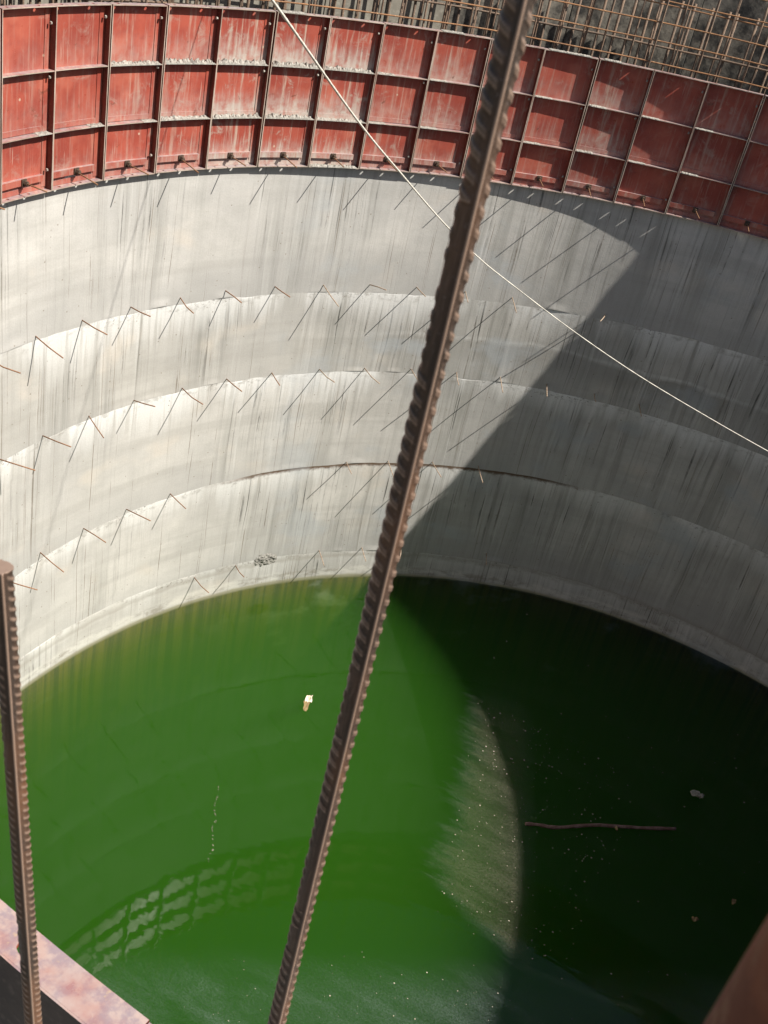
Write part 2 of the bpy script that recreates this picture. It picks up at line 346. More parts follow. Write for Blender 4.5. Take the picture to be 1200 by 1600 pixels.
M = dict(rib=mat_rib(), concrete=mat_concrete(), red=mat_red(), edge=mat_red('worn_form_edge', edge=True), water=mat_water(), ground=mat_ground(), rebar=mat_rebar(),
    crust=mat_simple('cement_crust', (.36,.34,.30), (.25,.235,.205), 14, .95, 0, .8, (.46,.44,.395)),
    tie=mat_simple('rusty_tie_rod', (.21,.105,.055), (.30,.165,.09), 30, .8, .1, .2, (.13,.065,.04)),
    tie_pale=mat_simple('cement_dusted_rod', (.42,.34,.26), (.30,.20,.13), 30, .85, 0, .2),
    cage_v=mat_simple('cage_bar_steel', (.17,.11,.072), (.11,.08,.06), 9, .75, .1, .2, (.28,.19,.125)),
    cage_h=mat_simple('cage_hoop_rust', (.29,.14,.06), (.19,.098,.05), 6, .8, .05, .2, (.42,.27,.15)),
    bolt=mat_simple('bolt_steel', (.42,.40,.36), (.28,.25,.21), 40, .5, .3, .2),
    back_shade=mat_simple('shade_dark_form_back', (.085,.062,.052), (.05,.04,.036), 6, .55, .1, .2, (.13,.10,.085)),  # sheet backs coloured dark in place of the shade behind the ledge
    nut=mat_simple('oily_nut', (.055,.040,.030), (.13,.085,.055), 40, .7, .2, .3),
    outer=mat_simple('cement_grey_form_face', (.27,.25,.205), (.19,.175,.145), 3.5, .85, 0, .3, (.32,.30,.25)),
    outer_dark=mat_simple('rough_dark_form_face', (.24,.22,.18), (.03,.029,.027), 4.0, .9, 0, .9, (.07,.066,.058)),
    rope=mat_simple('white_nylon_rope', (.68,.65,.57), (.60,.56,.48), 60, .8, 0, .3),
    wire=mat_simple('grey_cord', (.25,.24,.22), (.2,.19,.18), 60, .8, 0, .2),
    post=mat_simple('rusty_pipe', (.33,.11,.05), (.20,.068,.036), 14, .8, .05, .3, (.29,.135,.075)),
    wood=mat_simple('waterlogged_stick', (.11,.06,.045), (.20,.135,.115), 9, .75, 0, .5, (.07,.042,.032)),
    paper=mat_simple('pale_paper', (.80,.70,.58), (.66,.52,.36), 25, .8, 0, .2),
    scab=mat_simple('dark_mortar_scab', (.30,.29,.26), (.16,.155,.14), 20, .95, 0, .8, (.09,.085,.075)),
    plastic=mat_simple('crumpled_plastic', (.36,.345,.30), (.24,.22,.17), 22, .45, 0, .5, (.5,.5,.47)),
    leaf=mat_simple('dead_leaf', (.28,.2,.09), (.18,.125,.06), 40, .8, 0, .3),
    speck=mat_simple('floating_speck', (.42,.39,.29), (.30,.26,.18), 3, .8, 0, 0),
    bed=mat_simple('well_bed_silt', (.09,.085,.06), (.06,.058,.042), 1.0, .95, 0, .3),
    foliage=mat_simple('shrub_leaves', (.055,.075,.03), (.085,.10,.045), 2.0, .75, 0, .1),
    bark=mat_simple('shrub_stem', (.12,.09,.06), (.08,.06,.045), 10, .9, 0, .4),
    rubble=mat_simple('broken_concrete', (.22,.205,.18), (.15,.14,.125), 2.5, .95, 0, .6))

# ------------------------------------------------------------------ setting: ground, bed, water
def disc_ring(name, r0, r1, z, n, mat, kind='structure', rows=10, amp=0.0):
    V = []; F = []
    for j in range(rows+1):
        r_ = r0*(r1/r0)**(j/rows) if r0 > 0 else r1*j/rows
        for i in range(n):
            t = 2*math.pi*i/n; x, y = r_*math.sin(t), r_*math.cos(t)
            zz = z + amp*noise.noise(Vector((x*.11, y*.11, 0)))*min(1, max(0, (r_-8.2)/4)) + amp*.35*noise.noise(Vector((x*.6, y*.6, 4)))*min(1, max(0, (r_-8.2)/4))
            V.append((x, y, zz))
    for j in range(rows):
        for i in range(n):
            F.append((j*n+i, j*n+(i+1)%n, (j+1)*n+(i+1)%n, (j+1)*n+i))
    return tag(link(name, me_from(name, V, F, True), mat), kind=kind)
disc_ring('ground', 7.46, 900, -1.0, 180, M['ground'], rows=60, amp=.8)
bed = me_from('well_bed', [pol(2*math.pi*i/96, 6.5, -10.6) for i in range(96)], [tuple(range(95,-1,-1))])
tag(link('well_bed', bed, M['bed']), kind='structure')
V = [pol(2*math.pi*i/192, 6.42, -10.55) for i in range(192)] + [pol(2*math.pi*i/192, 6.42, ZWATER) for i in range(192)]
F = [tuple(range(192)), tuple(range(383,191,-1))] + [(i, 192+i, 192+(i+1)%192, (i+1)%192) for i in range(192)]
wm = me_from('water', V, F); bm = bmesh.new(); bm.from_mesh(wm); bmesh.ops.recalc_face_normals(bm, faces=bm.faces); bm.to_mesh(wm); bm.free()
tag(link('water', wm, M['water']), kind='structure')

# ------------------------------------------------------------------ the well wall: cast lifts and the ties left in the joints
wall = tag(empty('well_wall', (0,0,-1.3)), 'round streaked concrete well wall with stacked pour joints above green water', 'well wall')
def zj(k, t):
    t = max(rad(-100), min(rad(8), t))
    if k == 0: return -1.38
    if k == 1: return .1062*t*t + .1871*t - 2.8826
    if k == 2: return -.0786*t*t - .154*t - 4.0864
    if k == 3: return -.1481*t*t - .1191*t - 5.3603
    if k == 4: return -6.79 - .09*(t+.9)
    if k == 5: return -8.6
    return -10.7
def make_lift(k, off, bulge, tone, rust):
    N = 1080
    fr = [0, .006, .016, .04, .09, .18, .3, .42, .54, .66, .78, .87, .93, .965, .985, 1.0]
    R = len(fr)
    V = []; U = []; D = []
    for j, f in enumerate(fr):
        for i in range(N+1):
            t = -math.pi + 2*math.pi*i/N; tt = t if i < N else -math.pi
            za, zb = zj(k, tt), zj(k+1, tt)
            cx, cy_ = math.sin(tt)*RW, math.cos(tt)*RW
            # torn lip where slurry leaked under the form; both lifts share the line of the joint
            lt = noise.fractal(Vector((cx*2.6, cy_*2.6, k*7.1)), 1.0, 2.0, 4)
            lb = noise.fractal(Vector((cx*2.6, cy_*2.6, (k+1)*7.1)), 1.0, 2.0, 4)
            if k > 0: za += .016*lt
            zb += .016*lb
            z = za + (zb-za)*f
            r_ = RW + off + .007*noise.noise(Vector((cx*.7, cy_*.7, z*1.3))) + .0035*noise.noise(Vector((cx*3, cy_*3, z*4)))
            if f >= .985 and k < 5: r_ -= max(0, .017*(lb-.12))
            if j == 0 and k > 0: r_ += max(0, .012*(-lt-.18))
            V.append(pol(tt, r_, z + 1.3)); U.append((t*RW, z)); D.append((t*RW, za-z))
    n1 = N+1; F = []
    for j in range(R-1):
        for i in range(N):
            F.append((j*n1+i, j*n1+i+1, (j+1)*n1+i+1, (j+1)*n1+i))
    e = (R-1)*n1; nin = len(F)
    for src, zk, up in ((0, k, True), (e, k+1, False)):
        b = len(V)
        for i in range(n1):
            V.append(V[src+i]); U.append(U[src+i]); D.append(D[src+i])
        for i in range(n1):
            t = -math.pi + 2*math.pi*i/N
            V.append(pol(t, 7.40, zj(zk, t)+1.3)); U.append((t*RW, 0)); D.append((t*RW, .5))
        for i in range(N):
            F.append((b+i, b+n1+i, b+n1+i+1, b+i+1) if up else (b+i, b+i+1, b+n1+i+1, b+n1+i))
        if up: ob = b+n1
    lb_ = b+n1
    for i in range(N): F.append((ob+i, lb_+i, lb_+i+1, ob+i+1))
    me = me_from('concrete_lift', V, F, True)
    for nm, src in (('UVMap', U), ('below_top', D)):
        lay = me.uv_layers.new(name=nm)
        for lp in me.loops: lay.data[lp.index].uv = src[lp.vertex_index]
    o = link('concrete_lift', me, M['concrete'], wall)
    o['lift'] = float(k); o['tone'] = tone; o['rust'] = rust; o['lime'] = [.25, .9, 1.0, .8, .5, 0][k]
    return o
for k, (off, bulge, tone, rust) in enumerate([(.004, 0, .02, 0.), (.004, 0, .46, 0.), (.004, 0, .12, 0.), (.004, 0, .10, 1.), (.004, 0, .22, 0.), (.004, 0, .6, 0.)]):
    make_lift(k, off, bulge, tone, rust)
def rod(parent, base, vec, r_, mat, name='tie_rod', bend=.0):
    b = Vector(base); e = b + vec; mid = (b+e)/2 + Vector((0,0,-bend))
    me = tube_mesh(name, [b - vec.normalized()*.06, mid, e], r_, 6)
    return link(name, me, mat, parent)
def wall_rods(k, zk, kofs, ks, Ls):
    for i in ks:
        t = PH + DTH*(i+kofs)*.976 + random.uniform(-.004,.004)
        inw = Vector((-math.sin(t), -math.cos(t), random.gauss(0,.12))) + Vector((math.cos(t), -math.sin(t), 0))*random.gauss(-.02,.13)
        L = random.uniform(*Ls)
        b = pol(t, RW+.01, zk(t) + 1.3)
        rod(wall, b, inw.normalized()*L, .0062, M['tie'] if t < rad(-56) else M['tie_pale'], bend=random.choice([0,.004,.008,-.006,.022]))
wall_rods(1, lambda t: -2.868, -.29, list(range(-8,5))+[6], (.28,.40))
wall_rods(2, lambda t: -3.975+.04*(t+1.2), -.06, list(range(-8,8)), (.36,.46))
wall_rods(3, lambda t: -5.40+.14*(t+1.3), -.04, [-8,-7,-6,-5,-4,-3,1,2,3,4], (.34,.45))
wall_rods(4, lambda t: -6.80+.18*(t+1.05), -.26, [-2,-1,1,2,3,5], (.27,.33))

# scab of spilled mortar on the last joint
def lump(name, loc, t, sx, sz, depth, mat, parent, seed):
    V = []; F = []; nx, nz = 26, 14
    for j in range(nz+1):
        for i in range(nx+1):
            a, b = i/nx*2-1, j/nz*2-1
            n_ = noise.fractal(Vector((a*3+seed, b*3, seed)), 1.0, 2.0, 5)
            h = max(0, 1-a*a-b*b*(1.1 if b > 0 else .8)+.6*n_)
            V.append(pol(t + a*sx/RW, RW + .012 - depth*min(1, h)*(.6+.5*n_), loc + b*sz))
    for j in range(nz):
        for i in range(nx): F.append((j*(nx+1)+i, j*(nx+1)+i+1, (j+1)*(nx+1)+i+1, (j+1)*(nx+1)+i))
    return link(name, me_from(name, V, F), mat, parent)
lump('mortar_scab', -6.80+1.3, rad(-56.5), .17, .10, .035, M['scab'], wall, 3.0)

# ------------------------------------------------------------------ steel formwork panels
HW = DTH/2 - .0006
TH = .009            # plate thickness of ribs
def P3(t, r_, z): return (r_*math.sin(t), r_*math.cos(t)-RW, z-ZB)
def arc_box(mb, t0, t1, r0, r1, z0, z1, n=6, mi=0, front=None):
    for i in range(n):
        a, b = t0+(t1-t0)*i/n, t0+(t1-t0)*(i+1)/n
        P = [P3(a,r0,z0),P3(b,r0,z0),P3(b,r1,z0),P3(a,r1,z0),P3(a,r0,z1),P3(b,r0,z1),P3(b,r1,z1),P3(a,r1,z1)]
        base = len(mb.v); mb.v += P
        fs = [((0,3,2,1),mi),((4,5,6,7),mi),((0,1,5,4),mi if front is None else front),((2,3,7,6),mi)]
        if i == 0: fs.append(((3,0,4,7),mi))
        if i == n-1: fs.append(((1,2,6,5),mi))
        for f, q in fs: mb.f.append(tuple(base+x for x in f)); mb.m.append(q)
def flange(name, z0, z1, holes, notch=False):
    mb = MB(); r0, r1 = RF, RW-.002; depth = r1-r0; half = depth/2/RW
    ts = sorted(holes); cur = -HW
    for h in ts:
        arc_box(mb, cur, h-half, r0, r1, z0, z1, 4, 0, 1)
        # square cell with a round bolt hole
        rc = (r0+r1)/2; hr = .0155
        out = [(-1,-1),(0,-1),(1,-1),(1,0),(1,1),(0,1),(-1,1),(-1,0)]
        def q(a, b, rr_): return (h+a*half*rr_, rc+b*depth/2*rr_)
        base = len(mb.v)
        for z in (z0, z1):
            for (a, b) in out: t_, r_ = h+a*half, rc+b*depth/2; mb.v.append(P3(t_, r_, z))
            for (a, b) in out:
                ang = math.atan2(b, a); mb.v.append(P3(h+math.cos(ang)*hr/RW, rc+math.sin(ang)*hr, z))
        for i in range(8):
            j = (i+1) % 8
            mb.f += [(base+i, base+8+i, base+8+j, base+j), (base+16+i, base+16+j, base+24+j, base+24+i), (base+8+i, base+24+i, base+24+j, base+8+j)]
            mb.m += [0,0,0]
            if i in (0,1): mb.f.append((base+i, base+j, base+16+j, base+16+i)); mb.m.append(1)
            if i in (4,5): mb.f.append((base+i, base+j, base+16+j, base+16+i)); mb.m.append(0)
        cur = h+half
    arc_box(mb, cur, HW, r0, r1, z0, z1, 4, 0, 1)
    return mb.mesh(name)
def build_panel_meshes():
    D = {}
    mb = MB(); arc_box(mb, -HW, HW, RW-.002, RW+.002, ZB, 0, 8)
    for q, f in enumerate(mb.f):
        if all(math.hypot(mb.v[x][0], mb.v[x][1]+RW) > RW+.001 for x in f): mb.m[q] = 1
    D['skin'] = mb.mesh('skin')
    for s, nm in ((-1,'side_rib'), (1,'side_rib')):
        mb = MB(); a, b = (-HW, -HW+TH/RW) if s < 0 else (HW-TH/RW, HW)
        arc_box(mb, a, b, RF-.001, RW-.002, ZB+.001, -.001, 1, 0, 1); D[('rib', s)] = mb.mesh('side_rib')
    D['near_top'] = flange('top_flange', -.008, .0005, (-HW*.2, HW*.78))
    D['top'] = flange('top_flange', -.008, .0005, (-HW*.72, HW*.42))
    D['bottom'] = flange('bottom_flange', ZB-.0005, ZB+.008, (-HW*.62, HW*.20))
    for q, z in ((1, Z1), (2, Z2)):
        mb = MB(); arc_box(mb, -HW+.0016, HW-.0016, RF+.001, RW-.002, z-.004, z+.004, 6, 0, 1); D[('stiff', q)] = mb.mesh('stiffener')
    # legs of the angle irons lying on the sheet
    tl = -HW+TH/RW+.0002; tr = HW-TH/RW-.0002
    mb = MB(); arc_box(mb, tr-.0095, tr, RW-.0085, RW-.0021, ZB+.03, -.03, 1); D['upright_leg'] = mb.mesh('angle_leg')
    for q, z in ((0, Z2), (1, ZB)):
        mb = MB(); arc_box(mb, tl, tr-.0098, RW-.0085, RW-.0021, z+.010, z+.055, 6); D[('leg', q)] = mb.mesh('angle_leg')
    mb = MB(); arc_box(mb, tl+.001, tr-.0102, RW-.034, RW-.0021, ZB+.088, ZB+.142, 6); D['waler'] = mb.mesh('waler')
    return D
PM = build_panel_meshes()
def bolt_mesh():
    mb = MB(); n = 6
    V = [(math.cos(2*math.pi*i/n)*.013, 0, math.sin(2*math.pi*i/n)*.013) for i in range(n)]
    mb.add([(x, y, z) for x,y,z in V]+[(x, .016, z) for x,y,z in V], [tuple(range(n-1,-1,-1)), tuple(range(n,2*n))]+[(i,(i+1)%n,n+(i+1)%n,n+i) for i in range(n)])
    return mb.mesh('bolt')
BOLT = bolt_mesh()
def nut_mesh():
    mb = MB()
    mb.hexa([(-.028,-.012,-.030),(.028,-.012,-.030),(.028,0,-.030),(-.028,0,-.030),(-.028,-.012,.030),(.028,-.012,.030),(.028,0,.030),(-.028,0,.030)])
    n = 6
    for y0, y1, r_ in ((-.045,-.012,.021),):
        V = [(math.cos(2*math.pi*i/n)*r_, y0, math.sin(2*math.pi*i/n)*r_) for i in range(n)]+[(math.cos(2*math.pi*i/n)*r_, y1, math.sin(2*math.pi*i/n)*r_) for i in range(n)]
        mb.add(V, [tuple(range(n-1,-1,-1)), tuple(range(n,2*n))]+[(i,(i+1)%n,n+(i+1)%n,n+i) for i in range(n)])
    return mb.mesh('nut')
NUT = nut_mesh()
def crust_mesh(z, seed, amt, t0=-1.0, t1=1.0):
    V = []; F = []; n = 70; K = 6
    for i in range(n+1):
        a = HW*.93*(t0+(t1-t0)*i/n); e = min(1, min(i, n-i)/3.0)
        for j in range(K):
            f = j/(K-1)
            nn = noise.fractal(Vector((a*260, f*2, seed)), 1.0, 2.0, 4)
            h = amt*e*(.45+.55*math.sin(math.pi*min(1, .25+.75*f)))*(.7+1.1*nn)
            r_ = RF - .004*e*max(0, nn+.3) + f*(RW-.004-RF)
            V.append(P3(a, r_, z+.0042+max(.0005, h*(.5+.75*f))))
        V.append(P3(a, RF-.003*e, z-.002))
    K1 = K+1
    for i in range(n):
        for j in range(K-1): F.append((i*K1+j, i*K1+j+1, (i+1)*K1+j+1, (i+1)*K1+j))
        F.append((i*K1+K, i*K1, (i+1)*K1, (i+1)*K1+K))
    return me_from('cement_crust', V, F)
ordn = ['', 'first','second','third','fourth','fifth','sixth','seventh','eighth','ninth','tenth','eleventh','twelfth','thirteenth','fourteenth','fifteenth']
PL = {0:'sliver of red steel formwork panel cut off by the left edge of the photo',
 1:'clean sunlit red formwork panel nearest the left edge, wide ledges without cement lumps',
 2:'red formwork panel second from the left, with a round darker patch in its middle bay',
 3:'red formwork panel third from the left, cement crumbs on its upper ledge only',
 4:'red formwork panel fourth from the left, crossed by a thin slanting cord shadow',
 5:'red formwork panel fifth from the left, white splashes and thick cement on both ledges',
 6:'red formwork panel sixth from the left, where the white rope enters at its top',
 7:'cement-greyed red formwork panel seventh from the left, under the upper run of white rope',
 8:'red formwork panel eighth from the left, white rope crossing its lowest bay corner',
 9:'red formwork panel just left of the thick upright rebar, brown drips in its bays',
 10:'red formwork panel mostly hidden behind the top of the thick upright rebar',
 11:'red formwork panel first clear right of the thick rebar, half lit in each bay',
 12:'red formwork panel second right of the thick rebar, pale cement patch in upper left bay',
 13:'red formwork panel third right of the thick rebar, small triangles of sun in its bays',
 14:'dull dark red formwork panel wholly in shade, second from the right edge',
 15:'dark red shaded formwork panel cut off by the right edge of the photo'}
CEM = {0:.1,1:.12,2:.15,3:.30,4:.40,5:.85,6:.9,7:.8,8:.35,9:.45,10:.3,11:.2,12:.45,13:.2,14:.3,15:.2}
def panel(k, t, label, group, full, cement):
    root = empty('formwork_panel', pol(t, RW+random.uniform(-.003,.003), ZB+random.uniform(-.004,.004)), -t)
    root.rotation_euler[1] = random.uniform(-.005,.005); root.rotation_euler[0] = random.uniform(-.004,.004)
    tag(root, label, 'formwork', group)
    seed = random.random()
    def part(nm, me, mats, parent=root):
        o = bpy.data.objects.new(nm, me); COL.objects.link(o); o.parent = parent
        if not me.materials:
            for q in mats: me.materials.append(q)
        o['seed'] = seed; o['cement'] = cement; return o
    RE = [M['red'], M['edge']]
    part('skin', PM['skin'], [M['red'], M['back_shade']])
    part('side_rib', PM[('rib',-1)], [M['rib'], M['edge']]); part('side_rib', PM[('rib',1)], [M['rib'], M['edge']])
    part('top_flange', PM['near_top' if 'pink' in label else 'top'], RE); part('bottom_flange', PM['bottom'], RE)
    part('stiffener', PM[('stiff',1)], RE); part('stiffener', PM[('stiff',2)], RE)
    if not full: return root
    part('angle_leg', PM['upright_leg'], [M['red']]); part('angle_leg', PM[('leg',0)], [M['red']]); part('angle_leg', PM[('leg',1)], [M['red']])
    part('waler', PM['waler'], [M['red']])
    for bz in (-.115, Z1-.05, Z2-.33):
        if random.random() < .3 and bz != -.115: continue
        o = part('bolt', BOLT, [M['bolt']]); o.location = P3(HW-TH/RW-.003, RF+.033, bz+random.uniform(-.02,.02)); o.rotation_euler = (0, random.random(), rad(90))
    # form tie with its plate nut
    vec = Vector((random.uniform(-.12,.10), -1, random.uniform(-.10,.02))).normalized()*random.uniform(.29,.37)
    x0 = random.uniform(-.02,.02)
    me = tube_mesh('tie_rod', [(x0,.02,.115), Vector((x0,.0,.115))+vec*.5, Vector((x0,0,.115))+vec], .0062, 6)
    r_ = part('tie_rod', me, [M['tie']])
    nu = part('nut', NUT, [M['nut']], r_); nu.location = (x0, -.034, .115)
    amt = {3:(.026,.006),4:(.034,.022),5:(.034,.032),6:(.040,.034),7:(.034,.016),9:(.005,.006),8:(.012,.004),12:(.010,.012),11:(.004,.006),13:(.006,.008),14:(.005,.010),1:(.0,.010),2:(0,.012)}.get(k, (0,0))
    for q, z in ((0, Z1), (1, Z2)):
        if amt[q] > 0:
            lo, hi = (-1,1) if amt[q] > .012 else ((.45,1) if k < 6 else (-1,-.3))
            part('cement_crust', crust_mesh(z, k*3.7+q*1.3, amt[q], lo, hi), [M['crust']])
    if k in (7,):
        part('cement_crust', crust_mesh(ZB+.006, 55.0, .02, -1, 1), [M['crust']])
    if k in (6, 11, 12, 9):
        part('cement_crust', crust_mesh(.0, k*9.1, .008, -.9, {6:.1,11:.8,12:-.2,9:.0}[k]), [M['crust']])
    return root
for k in range(0, 16):
    panel(k, PH + DTH*(k-8+.5), PL[k], 'red formwork panels round the far rim', True, CEM[k])
# the ring closes beyond the frame and behind the photographer
t_first = PH + DTH*(-8); t_last = PH + DTH*8
rest = 2*math.pi - DTH*16; nrest = 46; dr = rest/nrest
def near_label(i, tdeg):
    return 'dusty pink top ledge of the near formwork panel in the bottom left corner' if i in NEAR else 'red steel formwork panel on the rim outside the frame'
NEAR = [i for i in range(nrest) if -176.5 < ((math.degrees(t_last + dr*(i+.5)) + 180) % 360 - 180) < -170]
for i in range(nrest):
    t = t_last + dr*(i+.5)
    lab = near_label(i, 0)
    panel(100+i, t, lab, None if i in NEAR else 'formwork panels outside the frame', False, .25)
for o in [o for o in bpy.data.objects if o.name.startswith('formwork_panel') and 'outside' in o.get('label', '')]:
    o.scale = (dr/DTH, 1, 1)
    for c in o.children: pass

# ------------------------------------------------------------------ outer formwork, cage, ground clutter
for i in range(-2, 24):
    t = PH + .1*(i-8+.3)
    mb = MB(); h = .049; ro = 7.40
    def Q(tt, r_, z): return (r_*math.sin(tt), r_*math.cos(tt)-ro, z)
    root = tag(empty('outer_formwork_panel', pol(t, ro, -1.5), -t), (('grey' if i < 10 else 'dark') + ' outer formwork panel behind the cage, beyond the %s red panel from the left' % ordn[i] if 1 <= i <= 15 else 'cement-grey outer formwork panel behind the cage at or just past the edge of the photo'), 'formwork', 'outer formwork panels behind the cage')
    top = 1.5 + (.36 if i < 9 else .62 if i < 11 else 1.05) + random.uniform(-.01,.01)
    for a in range(4):
        u0, u1 = -h+2*h*a/4, -h+2*h*(a+1)/4
        mb.hexa([Q(u0,ro,0),Q(u1,ro,0),Q(u1,ro+.004,0),Q(u0,ro+.004,0),Q(u0,ro,top),Q(u1,ro,top),Q(u1,ro+.004,top),Q(u0,ro+.004,top)])
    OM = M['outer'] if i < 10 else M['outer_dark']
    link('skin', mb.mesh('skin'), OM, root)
    for s in (-1, 1):
        mb = MB(); u0, u1 = sorted((s*h, s*(h-.0012)))
        mb.hexa([Q(u0,ro+.004,0),Q(u1,ro+.004,0),Q(u1,ro+.07,0),Q(u0,ro+.07,0),Q(u0,ro+.004,top),Q(u1,ro+.004,top),Q(u1,ro+.07,top),Q(u0,ro+.07,top)])
        link('side_rib', mb.mesh('side_rib'), M['outer'], root)
    mb = MB(); mb.hexa([Q(-h,ro+.004,top+.001),Q(h,ro+.004,top+.001),Q(h,ro+.07,top+.001),Q(-h,ro+.07,top+.001),Q(-h,ro+.004,top+.008),Q(h,ro+.004,top+.008),Q(h,ro+.07,top+.008),Q(-h,ro+.07,top+.008)])
    link('top_flange', mb.mesh('top_flange'), M['outer'], root)
cage = tag(empty('rebar_cage', (0,0,-1.45)), 'rusty steel rebar cage of uprights and hoops rising behind the red formwork', 'rebar cage')
def bar_me(r_, L, n=8): return tube_mesh('vertical_bar', [(0,0,0),(0,0,L*.5),(0,0,L)], r_, n)
BARS = [bar_me(.0105, 2.6), bar_me(.0105, 3.1), bar_me(.0105, 2.25)]
THICK = bar_me(.017, 2.1)
for me in BARS+[THICK]: me.materials.append(M['cage_v'])
T0, T1 = rad(-101), rad(-11.5)
for layer, (rl, sp, ofs) in enumerate(((6.42, .265, 0.), (6.50, .265, .11), (7.22, .17, .05))):
    n = int((T1-T0)*rl/sp)
    for i in range(n):
        t = T0 + (i*sp+ofs+random.uniform(-.035,.035))/rl
        pick = random.random(); me = THICK if layer == 2 else BARS[0 if pick < .5 else 1 if pick < .85 else 2]
        o = bpy.data.objects.new('vertical_bar', me); COL.objects.link(o); o.parent = cage
        o.location = pol(t, rl+random.uniform(-.008,.008), 0); o.rotation_euler = (random.uniform(-.014,.014), random.uniform(-.014,.014), random.random()*6)
for (rl, zs, r_) in ((6.400, [-1.2,-.95,-.72,-.5,-.3,-.12,.065,.275,.46,.68,.88,1.1], .0085), (6.52, [-.9,-.45,.62], .0075), (7.19, [-.9,-.5,-.17,.13], .013)):
    for z in zs:
        pts = []; n = 70; tilt = random.uniform(-.02,.02); sd_ = random.random()*9
        for i in range(n+1):
            t = T0-.02 + (T1-T0+.04)*i/n
            pts.append(pol(t, rl+.006*noise.noise(Vector((t*5, sd_, 0))), z+1.45+tilt*(t+1)+.012*noise.noise(Vector((t*6, sd_, 3)))))
        me = tube_mesh('hoop_bar', pts, r_, 6); link('hoop_bar', me, M['cage_h'] if rl < 7 else M['cage_v'], cage)

# foreground reinforcing bars
def ribbed_bar(name, base, top_z, R0, rough_z, label, phi0, lean=(0,0), marks=(), pitch=.0165, rib=.0014):
    """deformed bar: two long ribs and slanting cross ribs, with rolled mill marks on one face"""
    x, y, z0 = base; H = top_z - z0; n = 44
    zs = []; z = 0.0
    while z < H:
        zs.append(z); z += .0012 if (z+z0) > rough_z else .03
    zs.append(H)
    V = []; F = []
    for z in zs:
        zz = z+z0
        for k in range(n):
            ph = 2*math.pi*k/n; a = ph - phi0
            a = (a+math.pi) % (2*math.pi) - math.pi
            side = 0 if a >= 0 else 1; b = abs(a)/math.pi           # 0..1 across one face
            h = 0.0
            dl = min(b, 1-b)*math.pi
            if dl < .10: h = .0019
            elif dl < .18: h = .0019*(.18-dl)/.08
            ph_ = (zz + (b-.5)*(-.018 if side else .018)) / pitch
            cell = math.floor(ph_); fz = abs(ph_-cell-.5)
            env = math.sin(math.pi*min(1, max(0, (b-.1)/.8)))**.6 if .1 < b < .9 else 0
            mk = side == 1 and any(lo <= zz <= hi for lo, hi in marks)
            if mk:
                env = 1.0 if .46 < b < .60 and (cell*7) % 5 != 0 else (.8 if .60 < b < .74 and (cell*3) % 4 == 0 else 0)
            if fz < .15: h = max(h, rib*env)
            elif fz < .30: h = max(h, rib*env*(.30-fz)/.15)
            r_ = R0 + h + .00015*noise.noise(Vector((math.cos(ph)*9, math.sin(ph)*9, zz*60)))
            V.append((math.cos(ph)*r_ + lean[0]*z, math.sin(ph)*r_ + lean[1]*z, z))
    for j in range(len(zs)-1):
        for k in range(n): F.append((j*n+k, j*n+(k+1)%n, (j+1)*n+(k+1)%n, (j+1)*n+k))
    F.append(tuple(range(n-1,-1,-1))); F.append(tuple((len(zs)-1)*n+k for k in range(n)))
    me = me_from(name, V, F, True)
    me.polygons[-1].use_smooth = False
    return tag(link(name, me, M['rebar'], None, base), label, 'rebar', 'loose uprights in the foreground')
ribbed_bar('steel_rebar', (-.254, -6.368, -1.5), 2.25, .0098, .38, 'thick ribbed rebar standing upright across the middle of the photo, leaning over the water', rad(-52), marks=((.93,1.02),(.66,.82),(.585,.63),(1.33,1.47)))
ribbed_bar('steel_rebar', (-.438, -6.437, -1.5), 1.088, .0093, .28, 'shorter ribbed rebar ending at mid height by the left edge, over the pink ledge', rad(-45), lean=(-.0396,-.0375), marks=((.84,.92),(.52,.60),(.98,1.05)), pitch=.0115, rib=.0010)
# rusty pipe beside the camera
pp = [(0,0,z) for z in (0, .6, 1.2, 1.8, 2.4, 2.8, 2.95)]
def pipe_mesh():
    V = []; F = []; n = 40; H = 3.05
    rows = 60
    for j in range(rows+1):
        for k in range(n):
            q = 2*math.pi*k/n; z = H*j/rows
            r_ = .030 + .0007*noise.noise(Vector((math.cos(q)*2, math.sin(q)*2, z*9)))
            V.append((math.cos(q)*r_, math.sin(q)*r_, z))
    for j in range(rows):
        for k in range(n): F.append((j*n+k, j*n+(k+1)%n, (j+1)*n+(k+1)%n, (j+1)*n+k))
    b = len(V)
    for z in (H, H-.3):
        for k in range(n):
            q = 2*math.pi*k/n; V.append((math.cos(q)*.026, math.sin(q)*.026, z))
    for k in range(n):
        k2 = (k+1) % n
        F.append((rows*n+k, rows*n+k2, b+k2, b+k)); F.append((b+k, b+k2, b+n+k2, b+n+k))
    F.append(tuple(range(n-1,-1,-1))); F.append(tuple(b+n+k for k in range(n)))
    return me_from('scaffold_pipe', V, F, True)
tag(link('scaffold_pipe', pipe_mesh(), M['post'], None, (.094, -6.823, -1.5)), 'blurred rusty brown pipe very close to the camera in the bottom right corner', 'pipe')

